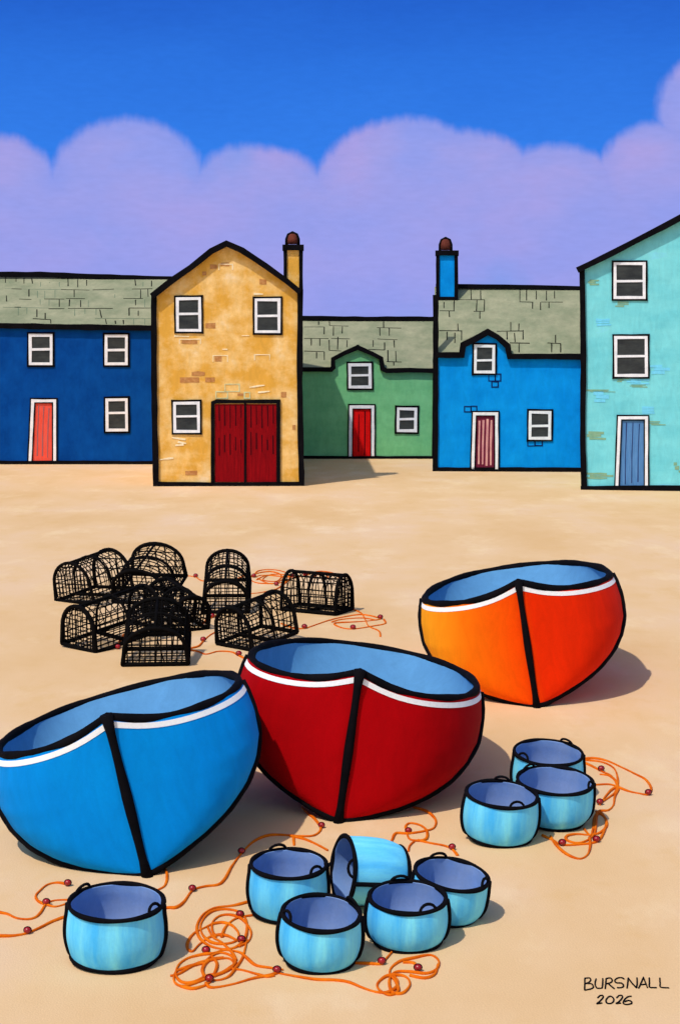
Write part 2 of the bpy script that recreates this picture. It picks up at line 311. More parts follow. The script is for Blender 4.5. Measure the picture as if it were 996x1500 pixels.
# ------------------------------------------------------------------ houses
class House:
    def __init__(s, name, px, D, yaw, label):
        s.O = Vector(((px-CX)/FOC*D, D, 0)); s.yaw = R(yaw); s.D = D
        s.root = empty(name, s.O, (0, 0, s.yaw)); tag(s.root, label, 'house', 'cottages along the harbour front')
        s.Ri = Matrix.Rotation(-s.yaw, 3, 'Z'); s.u = D/FOC
    def hit(s, px, py, P0, Nn):
        c = s.Ri @ (Vector((0, 0, EYE))-s.O); r = s.Ri @ Vector(((px-CX)/FOC, 1, -(py-HY)/FOC))
        P0 = Vector(P0); Nn = Vector(Nn); return c + r*((P0-c).dot(Nn)/r.dot(Nn))
    def w(s, px, py, y=0): return s.hit(px, py, (0, y, 0), (0, 1, 0))
    def trim(s, name, pts, wpx, thick=.08, y=0, mi='black', closed=False, under=.02):
        m = MB(); m.ribbon([s.w(a, b, y) for a, b in pts], wpx*s.u, (0, -1, 0), thick, 0, .1, closed, under=under)
        return m.build(name, mi, s.root)
    def window(s, x0, y0, x1, y1, rail=None, skew=0):
        e = 2.2; c = [(x0+e, y0+e+skew), (x1-e, y0+e), (x1-e+skew, y1-e), (x0+e+skew, y1-e)]
        m = MB(); m.ribbon([s.w(*p) for p in c], 4.2*s.u, (0, -1, 0), .05, wob=.12, closed=True)
        ym = rail or (y0+y1)/2+1
        m.ribbon([s.w(x0+e, ym), s.w(x1-e, ym-.5)], 3.4*s.u, (0, -1, 0), .045, wob=.12)
        f = m.build('window', 'white', s.root)
        m = MB(); q = [s.w(x0+3, y0+3), s.w(x1-3, y0+3), s.w(x1-3, y1-3), s.w(x0+3, y1-3)]
        m.prism([p+Vector((0, -.018, 0)) for p in q], (0, .03, 0)); m.build('glass', 'glass', f)
        m = MB(); b = [(x0-1, y0-1+skew), (x1+1, y0-1), (x1+1+skew, y1+1), (x0-1+skew, y1+1)]
        m.ribbon([s.w(*p) for p in b], 3.4*s.u, (0, -1, 0), .04, wob=.2, closed=True, step=.25); m.build('window_surround', 'black', f)
    def door(s, x0, y0, x1, y1, mt, line, nl, lw=1.2, lean=0, inner=True):
        fw = 5.0
        m = MB(); q = [s.w(x0+fw-1+lean, y0+fw-1), s.w(x1-fw+1, y0+fw-1), s.w(x1-fw+1, y1), s.w(x0+fw-1, y1)]
        m.prism([p+Vector((0, -.02, 0)) for p in q], (0, .03, 0))
        for i in range(nl):
            x = x0+fw+(x1-x0-2*fw)*(i+1)/(nl+1)
            a = y0+fw+3+random.uniform(0, 5); 
            m.ribbon([s.w(x+lean*.5, a), s.w(x+.3, (a+y1)/2), s.w(x, y1-2-random.uniform(0, 6))], lw*s.u, (0, -1, 0), .028, 1, .3)
        d = m.build('door', [mt, line], s.root)
        m = MB(); m.ribbon([s.w(x0+2, y1), s.w(x0+2+lean, y0+2), s.w(x1-2, y0+2), s.w(x1-2, y1)], 4.4*s.u, (0, -1, 0), .06, wob=.15); m.build('door_frame', 'white', d)
        m = MB(); m.ribbon([s.w(x0-1, y1), s.w(x0-1+lean, y0-1), s.w(x1+1, y0-1), s.w(x1+1, y1)], 2.6*s.u, (0, -1, 0), .05, wob=.2)
        m.ribbon([s.w(x0+fw, y1), s.w(x0+fw+lean, y0+fw), s.w(x1-fw, y0+fw), s.w(x1-fw, y1)], 1.6*s.u, (0, -1, 0), .065, wob=.2)
        m.build('door_surround', 'black', d)
        return d
    def chimney(s, x0, x1, yt, yb, y, mt, px0, px1, pyt):
        m = MB(); a = s.w(x0, yt, y); b = s.w(x1, yb, y); wd = b.x-a.x
        m.box(a.x, b.x, y, y+wd*.9, b.z-1.0, a.z)
        ch = m.build('chimney', mt, s.root)
        m = MB(); bw = 5.6*s.u; N0 = (0, -1, 0)
        for xx in (a.x, b.x): m.ribbon([(xx, y, b.z-.02), (xx, y, a.z)], bw, N0, .05)
        m.ribbon([(a.x-.05, y, b.z), (b.x+.05, y, b.z)], bw*.9, N0, .045)
        m.box(a.x-.09, b.x+.09, y-.1, y+wd*.9+.08, a.z-.08, a.z+.1)
        m.build('chimney_trim', 'black', ch)
        m = MB(); p = s.w((px0+px1)/2, yt, y); r = (px1-px0)/2*s.u; h = s.w(px0, pyt, y).z-a.z
        prof = [(r*.95, 0), (r*.9, h*.5), (r*.72, h*.85), (r*.4, h), (0.01, h*1.01)]
        V0 = len(m.v); m.lathe(prof, 16); m.v = [(v[0]+p.x, v[1]+y+wd*.45, v[2]+a.z+.13) for v in m.v]
        m.build('chimney_pot', 'pot', ch)
        m = MB(); q = [Vector((p.x-r*1.02, y+wd*.45, a.z)), Vector((p.x-r*1.0, y+wd*.45, a.z+.13+h*.5)), Vector((p.x-r*.72, y+wd*.45, a.z+.13+h*.92)), Vector((p.x, y+wd*.45, a.z+.15+h*1.06)),
              Vector((p.x+r*.72, y+wd*.45, a.z+.13+h*.92)), Vector((p.x+r, y+wd*.45, a.z+.13+h*.5)), Vector((p.x+r*1.02, y+wd*.45, a.z))]
        m.tube(q, .055, 8); m.build('pot_hoop', 'black', ch)
        return ch

def eave_house(name, label, px0, px1, D, yaw, eave, ridge, halfd, wallm, dormer=None, endl=None, roofx=None):
    """side-gabled cottage; eave/ridge in photo rows"""
    h = House(name, px0, D, yaw, label); N0 = (0, -1, 0)
    a = h.w(px0, eave); b = h.w(px1, eave); ze = a.z; zr = h.w(px0, ridge, halfd).z
    x0, x1 = a.x, b.x; dpt = 2*halfd
    m = MB(); m.prism([(x0, 0, 0), (x0, dpt, 0), (x0, dpt, ze), (x0, halfd, zr), (x0, 0, ze)], (x1-x0, 0, 0))
    if dormer:
        P = [h.w(*p) for p in dormer]; zb = ze-.3
        poly = [Vector((P[0].x, 0, zb))]+P+[Vector((P[-1].x, 0, zb))]
        top = max(p.z for p in P); back = (top-ze)/(zr-ze)*halfd+.15
        m.prism([p+Vector((0, -.004, 0)) for p in poly], (0, back, 0))
    h.slope_n = Vector((0, -(zr-ze), halfd)).normalized(); h.P0 = Vector((0, 0, ze+.06))
    h.x0, h.x1, h.ze, h.zr, h.halfd = x0, x1, ze, zr, halfd
    return h, m
def roof(h, lines, scale, org, faint=(), dormer=None):
    m = MB(); n = h.slope_n; t = .10; x0, x1 = h.x0-.04, h.x1+.04
    E = Vector((0, 0.02, h.ze)); Rg = Vector((0, h.halfd, h.zr)); B = Vector((0, 2*h.halfd+.1, h.ze-.05)); up = Vector((0, 0, t))
    m.prism([Vector((x0, 0, 0))+p for p in (E, Rg, B, B+up, Rg+up, E+up)], (x1-x0, 0, 0))
    P0 = E+up
    for lst, mi in ((lines, 1), (faint, 2)):
        for x0_, y0_, x1_, y1_ in lst:
            p = h.hit(org[0]+x0_/scale, org[1]+y0_/scale, P0, n); q = h.hit(org[0]+x1_/scale, org[1]+y1_/scale, P0, n)
            m.ribbon([p, q], (1.5 if mi == 1 else 1.0)*h.u, n, .012 if mi == 1 else .009, mi, .25, step=.3)
    if dormer:
        # little pitched roof over the wall dormer, running back into the main slope
        for (p, q) in zip(dormer[:-1], dormer[1:]):
            if abs(p[0]-q[0]) < 8: continue
            a, b = h.w(*p), h.w(*q); L = (max(a.z, b.z)-h.ze)/(h.zr-h.ze)*h.halfd+.1
            m.prism([a, b, b+Vector((0, 0, .09)), a+Vector((0, 0, .09))], (0, L, 0))
    return m.build('roof', ['slate', 'slateline', 'slatefaint'], h.root)

# --- navy cottage
BL_H = [(70,133,130,135),(360,137,527,141),(545,140,670,135),(775,135,895,133),(115,193,187,196),(262,193,380,193),(388,190,500,191),(725,190,840,190),(88,241,125,241),(288,250,380,250),(400,248,663,248),(758,246,888,246),(195,308,300,314)]
BL_V = [(35,65,35,98),(97,68,97,92),(143,68,143,103),(188,72,193,103),(400,72,402,118),(458,80,458,124),(510,82,510,115),(793,80,797,115),(890,85,890,120),(172,137,172,178),(437,140,437,182),(826,138,826,190),(868,135,870,180),(40,173,42,207),(350,196,350,238),(410,196,408,235),(475,200,475,240),(796,198,796,230),(219,254,219,297),(267,275,267,308),(300,314,300,335),(587,255,597,302),(758,246,758,290),(812,262,812,290),(620,310,626,340),(677,320,679,338),(724,316,726,340)]
BL_F = [(240,80,240,120),(292,72,292,100),(350,75,350,120),(265,145,265,190),(222,145,222,185),(325,140,325,185),(110,245,110,288),(160,243,160,280),(440,252,440,290),(500,252,500,280),(565,252,565,285),(785,310,785,340),(850,310,850,340),(238,196,238,225),(290,196,290,230),(520,200,520,240),(675,165,675,185),(30,133,360,138),(20,241,290,246),(560,306,885,308),(60,68,60,100),(840,85,840,120),(850,195,850,240)]
h, m = eave_house('navy_cottage', 'long navy blue cottage with coral door, at the left end of the row', -230, 262, 60.0, 0, 481, 409, 3.2, 'navy')
m.build('wall', 'navy', h.root)
roof(h, BL_H+BL_V, 4, (0, 390), BL_F)
h.trim('ridge_cap', [(-194, 398), (0, 402), (60, 402), (130, 405), (262, 409)], 8.5, .1, y=3.1)
h.trim('eave_board', [(-230, 474), (0, 477), (100, 479), (262, 481)], 8.5, .16)
h.trim('base_board', [(-230, 676), (0, 678), (140, 678), (262, 679)], 6.5, .06)
h.trim('corner_board', [(-228, 478), (-228, 680)], 8)
h.window(43, 489, 78, 535, 512); h.window(154, 490, 188, 535, 513); h.window(155, 583, 188, 632, 605, .5)
h.window(-60, 489, -25, 535); h.window(-62, 583, -28, 632); h.window(-170, 489, -135, 535); h.window(-170, 583, -135, 632)
h.door(43, 585, 83, 675, 'doorcoral', 'plankgrey', 3, 1.4, lean=4)

# --- ochre barn house (gable to the beach)
h = House('ochre_boathouse', 229, 51.7, 1.4, 'tall ochre gabled boathouse with deep red double doors and patches of bare brick')
G = [(229, 711), (226, 430), (332, 358), (439, 425), (442, 711)]
P = [h.w(*p) for p in G]; P[0].z = P[4].z = 0
m = MB(); m.prism(P, (0, 9.3, 0))
S = 4.052; ox, oy = 220, 350
def prc(x0, y0, x1, y1): return h.w(ox+x0/S, oy+y0/S), h.w(ox+x1/S, oy+y1/S)
for r_ in [(330,498,388,530),(248,787,325,813),(178,822,292,850),(328,822,384,850),(357,150,398,180),(210,1377,280,1400),(384,694,425,725),(520,915,556,932),(777,907,808,938),(650,240,690,268),(188,600,250,620),(252,604,280,622),(845,1105,862,1135),(310,195,335,215),(420,140,470,160)]:
    a, b = prc(*r_); ym = (a.z+b.z)/2; m.ribbon([(a.x, 0, ym), (b.x, 0, ym)], abs(a.z-b.z), (0, -1, 0), .012, 1, .22, step=.2)
for x0, y0, x1, y1 in [(620,687,710,720),(375,692,460,730),(410,150,490,185),(175,595,300,625)]:
    a, b = prc(x0, y0, x1, y1); m.ribbon([(a.x, 0, b.z), (a.x, 0, a.z), (b.x, 0, a.z), (b.x, 0, b.z)], .028, (0, -1, 0), .014, 2, .4, step=.15)
for x0, y0, x1, y1 in [(590,880,680,868),(145,575,232,580),(640,910,710,905),(55,1310,140,1300),(130,1180,212,1190),(165,1205,215,1215),(430,655,460,655),(545,575,590,573),(615,325,670,328),(150,1225,200,1220)]:
    a, b = prc(x0, y0, x1, y1); m.ribbon([a, b], .05, (0, -1, 0), .016, 2, .5, step=.15)
for x0, y0, x1, y1 in [(445,862,530,905),(392,907,460,945),(560,910,592,945)]:
    a, b = prc(x0, y0, x1, y1); m.ribbon([(a.x, 0, b.z), (a.x, 0, a.z), (b.x, 0, a.z), (b.x, 0, b.z)], .028, (0, -1, 0), .014, 3, .4, closed=True, step=.15)
m.build('wall', ['ochre', 'brick', 'cream', 'palegreen'], h.root)
m = MB(); t = Vector((0, 0, .07))
for i, j in ((1, 2), (2, 3)):
    a, b = P[i].copy(), P[j].copy(); a.y = b.y = -.1
    d = (b-a).normalized()
    if i == 1: a = a-d*.1
    else: b = b-d*.1
    m.prism([a+Vector((0, 0, .01)), b+Vector((0, 0, .01)), b+t, a+t], (0, 9.4, 0))
m.build('roof', 'slate', h.root)
h.trim('verge_board', [(223, 434), (252, 411), (280, 392), (310, 368), (332, 357), (355, 367), (390, 390), (420, 412), (440, 428)], 8.5, .12, y=-.1)
h.trim('corner_board', [(226, 430), (226, 560), (229, 711)], 8.5, .08); h.trim('corner_board', [(440, 424), (439, 560), (442, 711)], 8.5, .08)
h.trim('base_board', [(225, 709), (330, 710), (446, 709)], 7, .07)
h.window(258, 435, 295, 486, 460, .5); h.window(373, 437, 411, 488, 463); h.window(254, 588, 293, 634, 610, .5)
for k, (xa, xb) in enumerate(((315, 358), (361, 405))):
    m = MB(); q = [h.w(xa, 592), h.w(xb, 592), h.w(xb, 706), h.w(xa, 706)]
    m.prism([p+Vector((0, -.03, 0)) for p in q], (0, .04, 0))
    for i in range(5):
        x = xa+(xb-xa)*(i+.8)/5.4
        for (ya, yb) in ((594, random.uniform(612, 630)), (random.uniform(630, 645), random.uniform(655, 668))):
            m.ribbon([h.w(x, ya), h.w(x+.4, yb)], 1.6*h.u, (0, -1, 0), .036, 1, .35, step=.3)
    m.build('door', ['doordark', 'plankred'], h.root)
h.trim('door_frame', [(312, 708), (312, 590), (317, 588), (408, 588), (408, 708)], 5.4, .07)
h.trim('door_frame', [(359.5, 590), (359.5, 707)], 3, .06)
h.chimney(418, 441, 363, 425, .35, 'ochre', 420, 437, 348)

# --- green cottage
GR = [(62,117,180,117),(211,109,320,112),(488,121,630,124),(62,184,205,185),(220,184,330,187),(490,187,607,192),(210,254,280,258),(440,248,535,252),(62,258,180,262),(545,320,632,322),(147,85,147,105),(210,85,211,109),(180,117,179,160),(234,112,233,168),(286,114,284,155),(527,85,527,121),(504,124,506,168),(560,124,560,168),(104,187,104,225),(154,187,154,227),(208,193,210,254),(260,175,258,250),(313,195,313,235),(466,195,466,233),(588,195,590,237),(533,208,533,252),(180,262,180,310),(135,265,135,300),(552,252,552,318),(598,258,600,318),(586,322,586,342)]
DG = [(488, 545), (488, 526), (524, 509), (559, 526), (560, 545)]
h, m = eave_house('green_cottage', 'low green cottage with bright red door, dormer window and slate roof', 405, 660, 62.5, 0, 543, 470, 3.0, 'green', DG)
m.build('wall', 'green', h.root)
roof(h, GR, 4, (430, 450), dormer=DG)
h.trim('ridge_cap', [(405, 465), (520, 467), (660, 467)], 7, .1, y=2.9)
h.trim('eave_board', [(405, 541), (485, 541), (488, 538), (488, 526), (505, 517), (524, 509), (545, 518), (558, 525), (560, 540), (566, 543), (600, 542), (660, 544)], 6.6, .14)
h.trim('finial', [(524, 511), (524, 505)], 4, .12)
h.trim('base_board', [(405, 670), (520, 671), (660, 671)], 6, .06)
h.trim('corner_board', [(638, 466), (637, 560), (636, 672)], 7, .07)
h.window(510, 532, 544, 569, 550, .3); h.window(581, 597, 611, 633, 614, -.5)
h.door(511, 594, 548, 669, 'doorred', 'plankred', 2, 1.2, lean=1)

# --- bright blue cottage
BB = [(145,397,318,398),(55,462,142,463),(253,465,318,465),(523,410,602,412),(648,411,775,412),(52,578,187,580),(390,582,545,580),(465,650,582,652),(685,650,765,654),(238,340,240,396),(294,342,296,396),(524,335,524,412),(564,335,563,402),(620,345,620,396),(680,345,680,402),(727,345,727,390),(80,410,80,448),(140,400,138,465),(273,400,270,465),(317,398,315,462),(110,463,112,498),(290,467,290,508),(598,412,598,450),(645,412,645,458),(694,410,694,446),(161,537,163,578),(98,585,98,632),(144,590,144,650),(183,582,183,635),(471,528,471,580),(519,537,517,580),(543,575,543,630),(448,585,450,630),(492,592,496,645),(519,652,519,705),(733,603,733,648),(710,652,710,705),(763,655,763,705)]
DB = [(677, 524), (678, 503), (714, 486), (743, 507), (745, 524)]
h, m = eave_house('blue_cottage', 'bright blue cottage with blue chimney, dormer window and plum striped door', 638, 905, 57.1, -3.3, 522, 424, 3.2, 'brightblue', DB)
def sq(m, x0, y0, x1, y1): m.ribbon([h.w(630+a/4, 340+b/4) for a, b in ((x0, y0), (x1, y0), (x1, y1), (x0, y1))], .035, (0, -1, 0), .014, 1, .3, closed=True, step=.2)
for r_ in [(342,835,380,872),(380,832,412,872),(360,876,397,908),(200,1022,238,1053),(238,1020,272,1053),(570,1224,612,1253),(612,1222,655,1251)]: sq(m, *r_)
m.build('wall', ['brightblue', 'inkblue'], h.root)
roof(h, BB, 4, (630, 340), dormer=DB)
h.trim('ridge_cap', [(638, 419), (740, 420), (800, 421), (905, 424)], 7, .1, y=3.1)
h.trim('eave_board', [(638, 520), (676, 520), (678, 505), (695, 497), (714, 486), (728, 494), (743, 507), (746, 522), (800, 522), (905, 523)], 8.5, .16)
h.trim('base_board', [(636, 688), (760, 688), (905, 689)], 7, .06)
h.trim('corner_board', [(638, 432), (638, 560), (637, 690)], 8, .07)
h.window(694, 505, 725, 547, 528, -.5); h.window(774, 602, 807, 644, 624, -.5)
h.door(690, 604, 729, 687, 'doorplum', 'pinkline', 4, 2.6, lean=2.5)
h.chimney(641, 668, 371, 437, 2.55, 'brightblue', 644, 661, 355)

# --- mint house
h = House('mint_house', 852, 50.6, -8.4, 'tall mint green gabled house with blue door, at the right end of the row')
G = [(852, 715), (852, 392), (1056, 292), (1262, 392), (1262, 715)]
P = [h.w(*p) for p in G]; P[0].z = P[4].z = 0
m = MB(); m.prism(P, (0, 5.8, 0))
q = lambda x, y: h.w(830+x/3.572, 310+y/3.572)
for x0, y0, x1, y1, mi in [(255,468,305,500,1),(110,355,150,385,1),(270,868,305,892,1),(340,905,420,920,1),(110,1150,190,1195,1),(430,1095,495,1118,1),(110,930,230,945,1),(110,1365,225,1400,1),(570,1310,600,1370,1),(445,800,520,850,2),(325,875,415,905,2),(160,560,240,600,2),(150,940,215,1000,2),(400,1020,470,1060,2)]:
    a, b = q(x0, y0), q(x1, y1); k = 3
    for i in range(k):
        z = a.z+(b.z-a.z)*(i+.5)/k; j = random.uniform(-.08, .08)
        m.ribbon([(a.x+j, 0, z), (b.x+j*2, 0, z)], abs(a.z-b.z)/k*.8, (0, -1, 0), .01, mi, .45, step=.2)
m.build('wall', ['mint', 'stain', 'skystain'], h.root)
m = MB()
for i, j in ((1, 2), (2, 3)):
    a, b = P[i].copy(), P[j].copy(); a.y = b.y = -.1; d = (b-a).normalized()
    if i == 1: a = a-d*.1
    else: b = b+d*.1
    m.prism([a+Vector((0, 0, .01)), b+Vector((0, 0, .01)), b+t, a+t], (0, 6.0, 0))
m.build('roof', 'slate', h.root)
h.trim('verge_board', [(845, 396), (900, 369), (950, 343), (996, 319), (1056, 288), (1268, 396)], 8.5, .12, y=-.1)
h.trim('corner_board', [(852, 394), (854, 520), (853, 640), (855, 717)], 8.5, .08); h.trim('corner_board', [(1262, 394), (1262, 717)], 8.5, .08)
h.trim('base_board', [(850, 716), (930, 715), (1264, 714)], 8, .07)
h.window(898, 384, 945, 438, 412); h.window(899, 492, 948, 552, 522, .3)
h.window(1120, 384, 1167, 438); h.window(1120, 492, 1167, 552); h.window(1120, 600, 1167, 660)
h.door(901, 610, 948, 712, 'doorblue', 'planknavy', 3, 1.2, lean=4)

# ------------------------------------------------------------------ boats
def project(p): return ((p.x/p.y)*FOC+CX, HY-(p.z-EYE)/p.y*FOC)
def hull2d(pts):
    pts = sorted(pts); lo = []; up = []
    cr = lambda o, a, b: (a[0]-o[0])*(b[1]-o[1])-(a[1]-o[1])*(b[0]-o[0])
    for p in pts:
        while len(lo) > 1 and cr(lo[-2], lo[-1], p) <= 0: lo.pop()
        lo.append(p)
    for p in reversed(pts):
        while len(up) > 1 and cr(up[-2], up[-1], p) <= 0: up.pop()
        up.append(p)
    return lo, up
BN = [(0, .06), (.03, .20), (.07, .38), (.13, .56), (.21, .72), (.32, .86), (.45, .96), (.6, 1.02), (.78, 1.03), (.92, 1.01), (1, .985)]
def Bf(n, tab=BN):
    for (a, va), (b, vb) in zip(tab[:-1], tab[1:]):
        if n <= b: u = (n-a)/(b-a); return va+(vb-va)*u
    return tab[-1][1]
def boat(name, label, foot, W, H, L, lean, yaw, hm, stern=1.0, rt=.045):
    loc = ground(*foot); root = empty(name, loc, (0, R(lean), R(yaw))); tag(root, label, 'boat', 'painted rowing boats pulled up on the sand')
    Mw = Matrix.Translation(loc) @ Matrix.Rotation(R(yaw), 4, 'Z') @ Matrix.Rotation(R(lean), 4, 'Y')
    NT, NR = 96, 30
    def pt(n, th, inset=0.0):
        c = (1-math.cos(th))/2; s_ = 1 if th <= math.pi else -1; tt = th if th <= math.pi else 2*math.pi-th
        ty = c**1.2; zs = H*(1.27-.11*min(1, ty/.42)-(1.16-stern)*max(0, (ty-.42)/.58)+.20*math.exp(-tt/.22))
        Ln = L*(.42+.58*n**.7)
        full = math.sin(tt); full = full**(.84-.12*(1-n)) if full > 0 else 0
        x = s_*(W/2-inset)*Bf(n)*full
        y = ty*Ln + (.10*n)*(1-math.exp(-tt/.3)) 
        if inset: y = y+(L*.5-y)*inset/(L*.5)*1.0
        return Vector((x, y, zs*n))
    m = MB(); V = [pt((i/NR), 2*math.pi*k/NT) for i in range(NR+1) for k in range(NT)]
    F = [(i*NT+k, i*NT+(k+1) % NT, (i+1)*NT+(k+1) % NT, (i+1)*NT+k) for i in range(NR) for k in range(NT)]
    m.add(V, F, 0, True); hull = m.build('hull', hm, root)
    # white line under the rail
    m = MB(); V2 = []; 
    for k in range(NT):
        th = 2*math.pi*k/NT; a = pt(.937, th); b = pt(.976, th); c = pt(.5, math.pi/2); nn = Vector((a.x, (a.y-L*.45)*.5, 0)).normalized()*.005
        V2 += [a, a+nn, b+nn, b]
    F2 = []
    for k in range(NT):
        a = 4*k; b = 4*((k+1) % NT); F2 += [(a+j, a+(j+1) % 4, b+(j+1) % 4, b+j) for j in range(4)]
    m.add(V2, F2, 0, False); m.build('white_line', 'whiteline', root)
    # inner shell and bottom boards
    m = MB(); NI = 12; rows = [1-.55*i/NI for i in range(NI+1)]
    V = [pt(n_, 2*math.pi*k/NT, .06) for n_ in rows for k in range(NT)]
    F = [(i*NT+k, (i+1)*NT+k, (i+1)*NT+(k+1) % NT, i*NT+(k+1) % NT) for i in range(NI) for k in range(NT)]
    F.append(tuple(range(NI*NT, (NI+1)*NT))); m.add(V, F, 0, True); inn = m.build('interior', 'inner', root)
    inn.data.polygons[len(inn.data.polygons)-1].use_smooth = False
    # rail
    m = MB(); rail = [pt(1, 2*math.pi*k/NT, .032) for k in range(NT)]
    rr = [rt*(1+.12*math.sin(k*.7)+random.uniform(-.05, .05)) for k in range(NT)]
    m.tube(rail, rr, 10, True); m.build('gunwale', 'black', root)
    # stem post
    m = MB(); st = [pt(i/10, 0)+Vector((0, -.015, 0)) for i in range(11)]; st[-1].z += .03; st[0].z -= .03
    m.tube(st, [.044+.014*(i in (0, 10))-.006*math.sin(i) for i in range(11)], 10); m.build('stem', 'black', root)
    # black outline added along the hull's silhouette as the camera sees it
    pr = {}
    for i in range(NR+1):
        for k in range(NT):
            p = pt(i/NR, 2*math.pi*k/NT); q = project(Mw @ p); pr[(round(q[0], 4), round(q[1], 4))] = (p, i, k)
    lo, up = hull2d(list(pr.keys())); up = up[::-1]    # 'up' = larger y = bottom in the picture
    seq = [q for q in up]
    line = [pr[q][0] for q in seq]
    a_, b_ = pr[seq[0]], pr[seq[-1]]
    line = [pt(j/NR, 2*math.pi*a_[2]/NT) for j in range(NR, a_[1], -1)]+line+[pt(j/NR, 2*math.pi*b_[2]/NT) for j in range(b_[1]+1, NR+1)]
    xs = [project(Mw @ p) for p in rail]; li = min(xs)[0]; 
    out = []
    for p in line:
        if not out or (p-out[-1]).length > .05: out.append(p)
    # resample and smooth
    res = [out[0]]
    for a, b in zip(out[:-1], out[1:]):
        k = max(1, int((b-a).length/.08)); res += [a.lerp(b, (j+1)/k) for j in range(k)]
    for _ in range(3): res = [res[0]]+[(res[i-1]+res[i]*2+res[i+1])/4 for i in range(1, len(res)-1)]+[res[-1]]
    m = MB(); m.tube(res, [rt*1.05*(1+random.uniform(-.06, .06)) for _ in res], 8); m.build('hull_outline', 'black', root)
    return root
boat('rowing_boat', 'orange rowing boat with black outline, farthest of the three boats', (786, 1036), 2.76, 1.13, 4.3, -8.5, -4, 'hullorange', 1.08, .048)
boat('rowing_boat', 'dark red rowing boat with pale blue inside, in the middle of the three', (496, 1204), 2.62, 1.04, 3.75, 8, -4, 'hullred', 1.0, .041)
boat('rowing_boat', 'bright blue rowing boat leaning left, nearest of the three boats', (216, 1283), 2.54, 1.02, 3.2, -14, 6, 'hullblue', 1.0, .041)

# ------------------------------------------------------------------ fish tubs
def tub(label, cx, cy, rx, yb, prof=None, pitch=6, roll=0, hand=(-50, 115), z=None, name='fish_tub', hgt=None, loc=None, rot=None, rad=None):
    prof = prof or [(0, .78), (.06, .90), (.15, .97), (.4, 1.04), (.65, 1.04), (.85, 1.01), (1, 1)]
    if loc is None:
        Yf = FOC*EYE/(yb-HY); Rr = rx/FOC*Yf; Yc = Yf+Rr*.85; Rr = rx/FOC*Yc
        zr = EYE-(cy-HY)/FOC*Yc; loc = Vector(((cx-CX)/FOC*Yc, Yc, 0)); hgt = zr
        c_, s_ = math.cos(R(pitch)), math.sin(R(pitch))
        loc.x -= math.sin(R(roll))*hgt; loc.y += s_*hgt; loc.z = s_*Rr*.85-.008; hgt -= loc.z
        rot = (R(pitch), R(roll), 0)
    else: Rr = rad
    root = empty(name, loc, rot); tag(root, label, 'tub', 'light blue fish tubs on the sand')
    m = MB(); P = catmull([Vector((r*Rr, 0, n*hgt)) for n, r in prof], 5); pr = [(p.x, p.z) for p in P]
    m.lathe(pr, 56); m.build('body', 'tub', root)
    m = MB(); t = .018; inn = [(r-t, z) for r, z in pr if z > .05*hgt][::-1]; inn = [(pr[-1][0], pr[-1][1])]+inn
    m.lathe(inn, 56, capbot=False); n = len(m.v); m.f.append(tuple(range(n-56, n))); m.m.append(0); m.sm.append(False)
    m.build('interior', 'tubin', root)
    rt = .019; m = MB(); K = 56
    m.tube([(Rr*math.cos(2*math.pi*k/K), Rr*math.sin(2*math.pi*k/K), hgt) for k in range(K)], [rt*(1+.15*math.sin(k*.5+cx)) for k in range(K)], 8, True)
    m.build('rim', 'black', root)
    m = MB(); rb = pr[6][0]+.003; zb = pr[6][1]
    m.tube([(rb*math.cos(2*math.pi*k/K), rb*math.sin(2*math.pi*k/K), zb) for k in range(K)], [rt*1.1*(1+.2*math.sin(k*.4+cx)) for k in range(K)], 8, True)
    m.build('base_ring', 'black', root)
    for sgn in (-1, 1):  # black outline strips added at the tub's left and right silhouette
        m = MB(); m.tube([(sgn*(r+.006), -.10*Rr, z) for r, z in pr[3:]], rt*1.1, 8); m.build('side_outline', 'black', root)
    for a in hand:
        m = MB(); a = R(a); c = Vector((math.cos(a), math.sin(a), 0)); tn = Vector((-math.sin(a), math.cos(a), 0))
        pts = [c*(Rr-.005)+tn*(.075*math.cos(math.pi*j/8))+Vector((0, 0, hgt+.055*math.sin(math.pi*j/8)))-c*.02*math.sin(math.pi*j/8) for j in range(9)]
        m.tube(pts, .0125, 8); m.build('handle', 'black', root)
    return root
FL = [(0, .62), (.05, .78), (.12, .88), (.3, .99), (.6, 1.02), (.85, 1.01), (1, 1)]
RD = [(0, .72), (.05, .86), (.13, .97), (.35, 1.05), (.6, 1.065), (.85, 1.035), (1, 1)]
tub('light blue tub standing alone before the blue boat, at the near left corner', 171, 1321, 69, 1427, None, 3, 1, (-28, 145))
tub('tall light blue tub at the left of the five clustered tubs', 423, 1265, 55, 1356, None, 4, 1, (-40, 110))
tub('round bellied light blue tub nearest the viewer among the five clustered tubs', 471, 1337, 57, 1430, RD, 7, 3, (35, 205))
tub('round light blue tub directly in front of the overturned tub', 597, 1314, 56, 1398, RD, 5, 1, (-60, 100))
tub('tilted light blue tub at the right edge of the five clustered tubs', 662, 1280, 54, 1362, FL, 6, 8, (-25, 110))
tub('light blue tub at the front left of the group of three tubs', 735, 1163, 52, 1244, RD, 6, 4, (-70, 85))
tub('light blue tub touching the tangled rope, right hand one of the three tubs', 813, 1143, 55, 1221, FL, 6, 2, (-25, 130))
tub('light blue tub standing farthest back in the group of three', 803, 1102, 50, 1180, None, 7, 2, (50, 215))
# overturned one
ax = Vector((-math.cos(R(27)), -math.sin(R(18)), .13)).normalized(); q = ax.to_track_quat('Z', 'Y').to_euler()
mouth = Vector(((503-CX)/FOC*14.15, 14.15, .315)); hl = .56
tub('light blue tub lying on its side with its mouth to the left', 0, 0, 0, 0, [(0, .55), (.05, .70), (.13, .82), (.35, .95), (.65, 1.0), (.85, 1.0), (1, 1)], hand=(20, 200), hgt=hl, loc=mouth-ax*hl, rot=q, rad=.285)

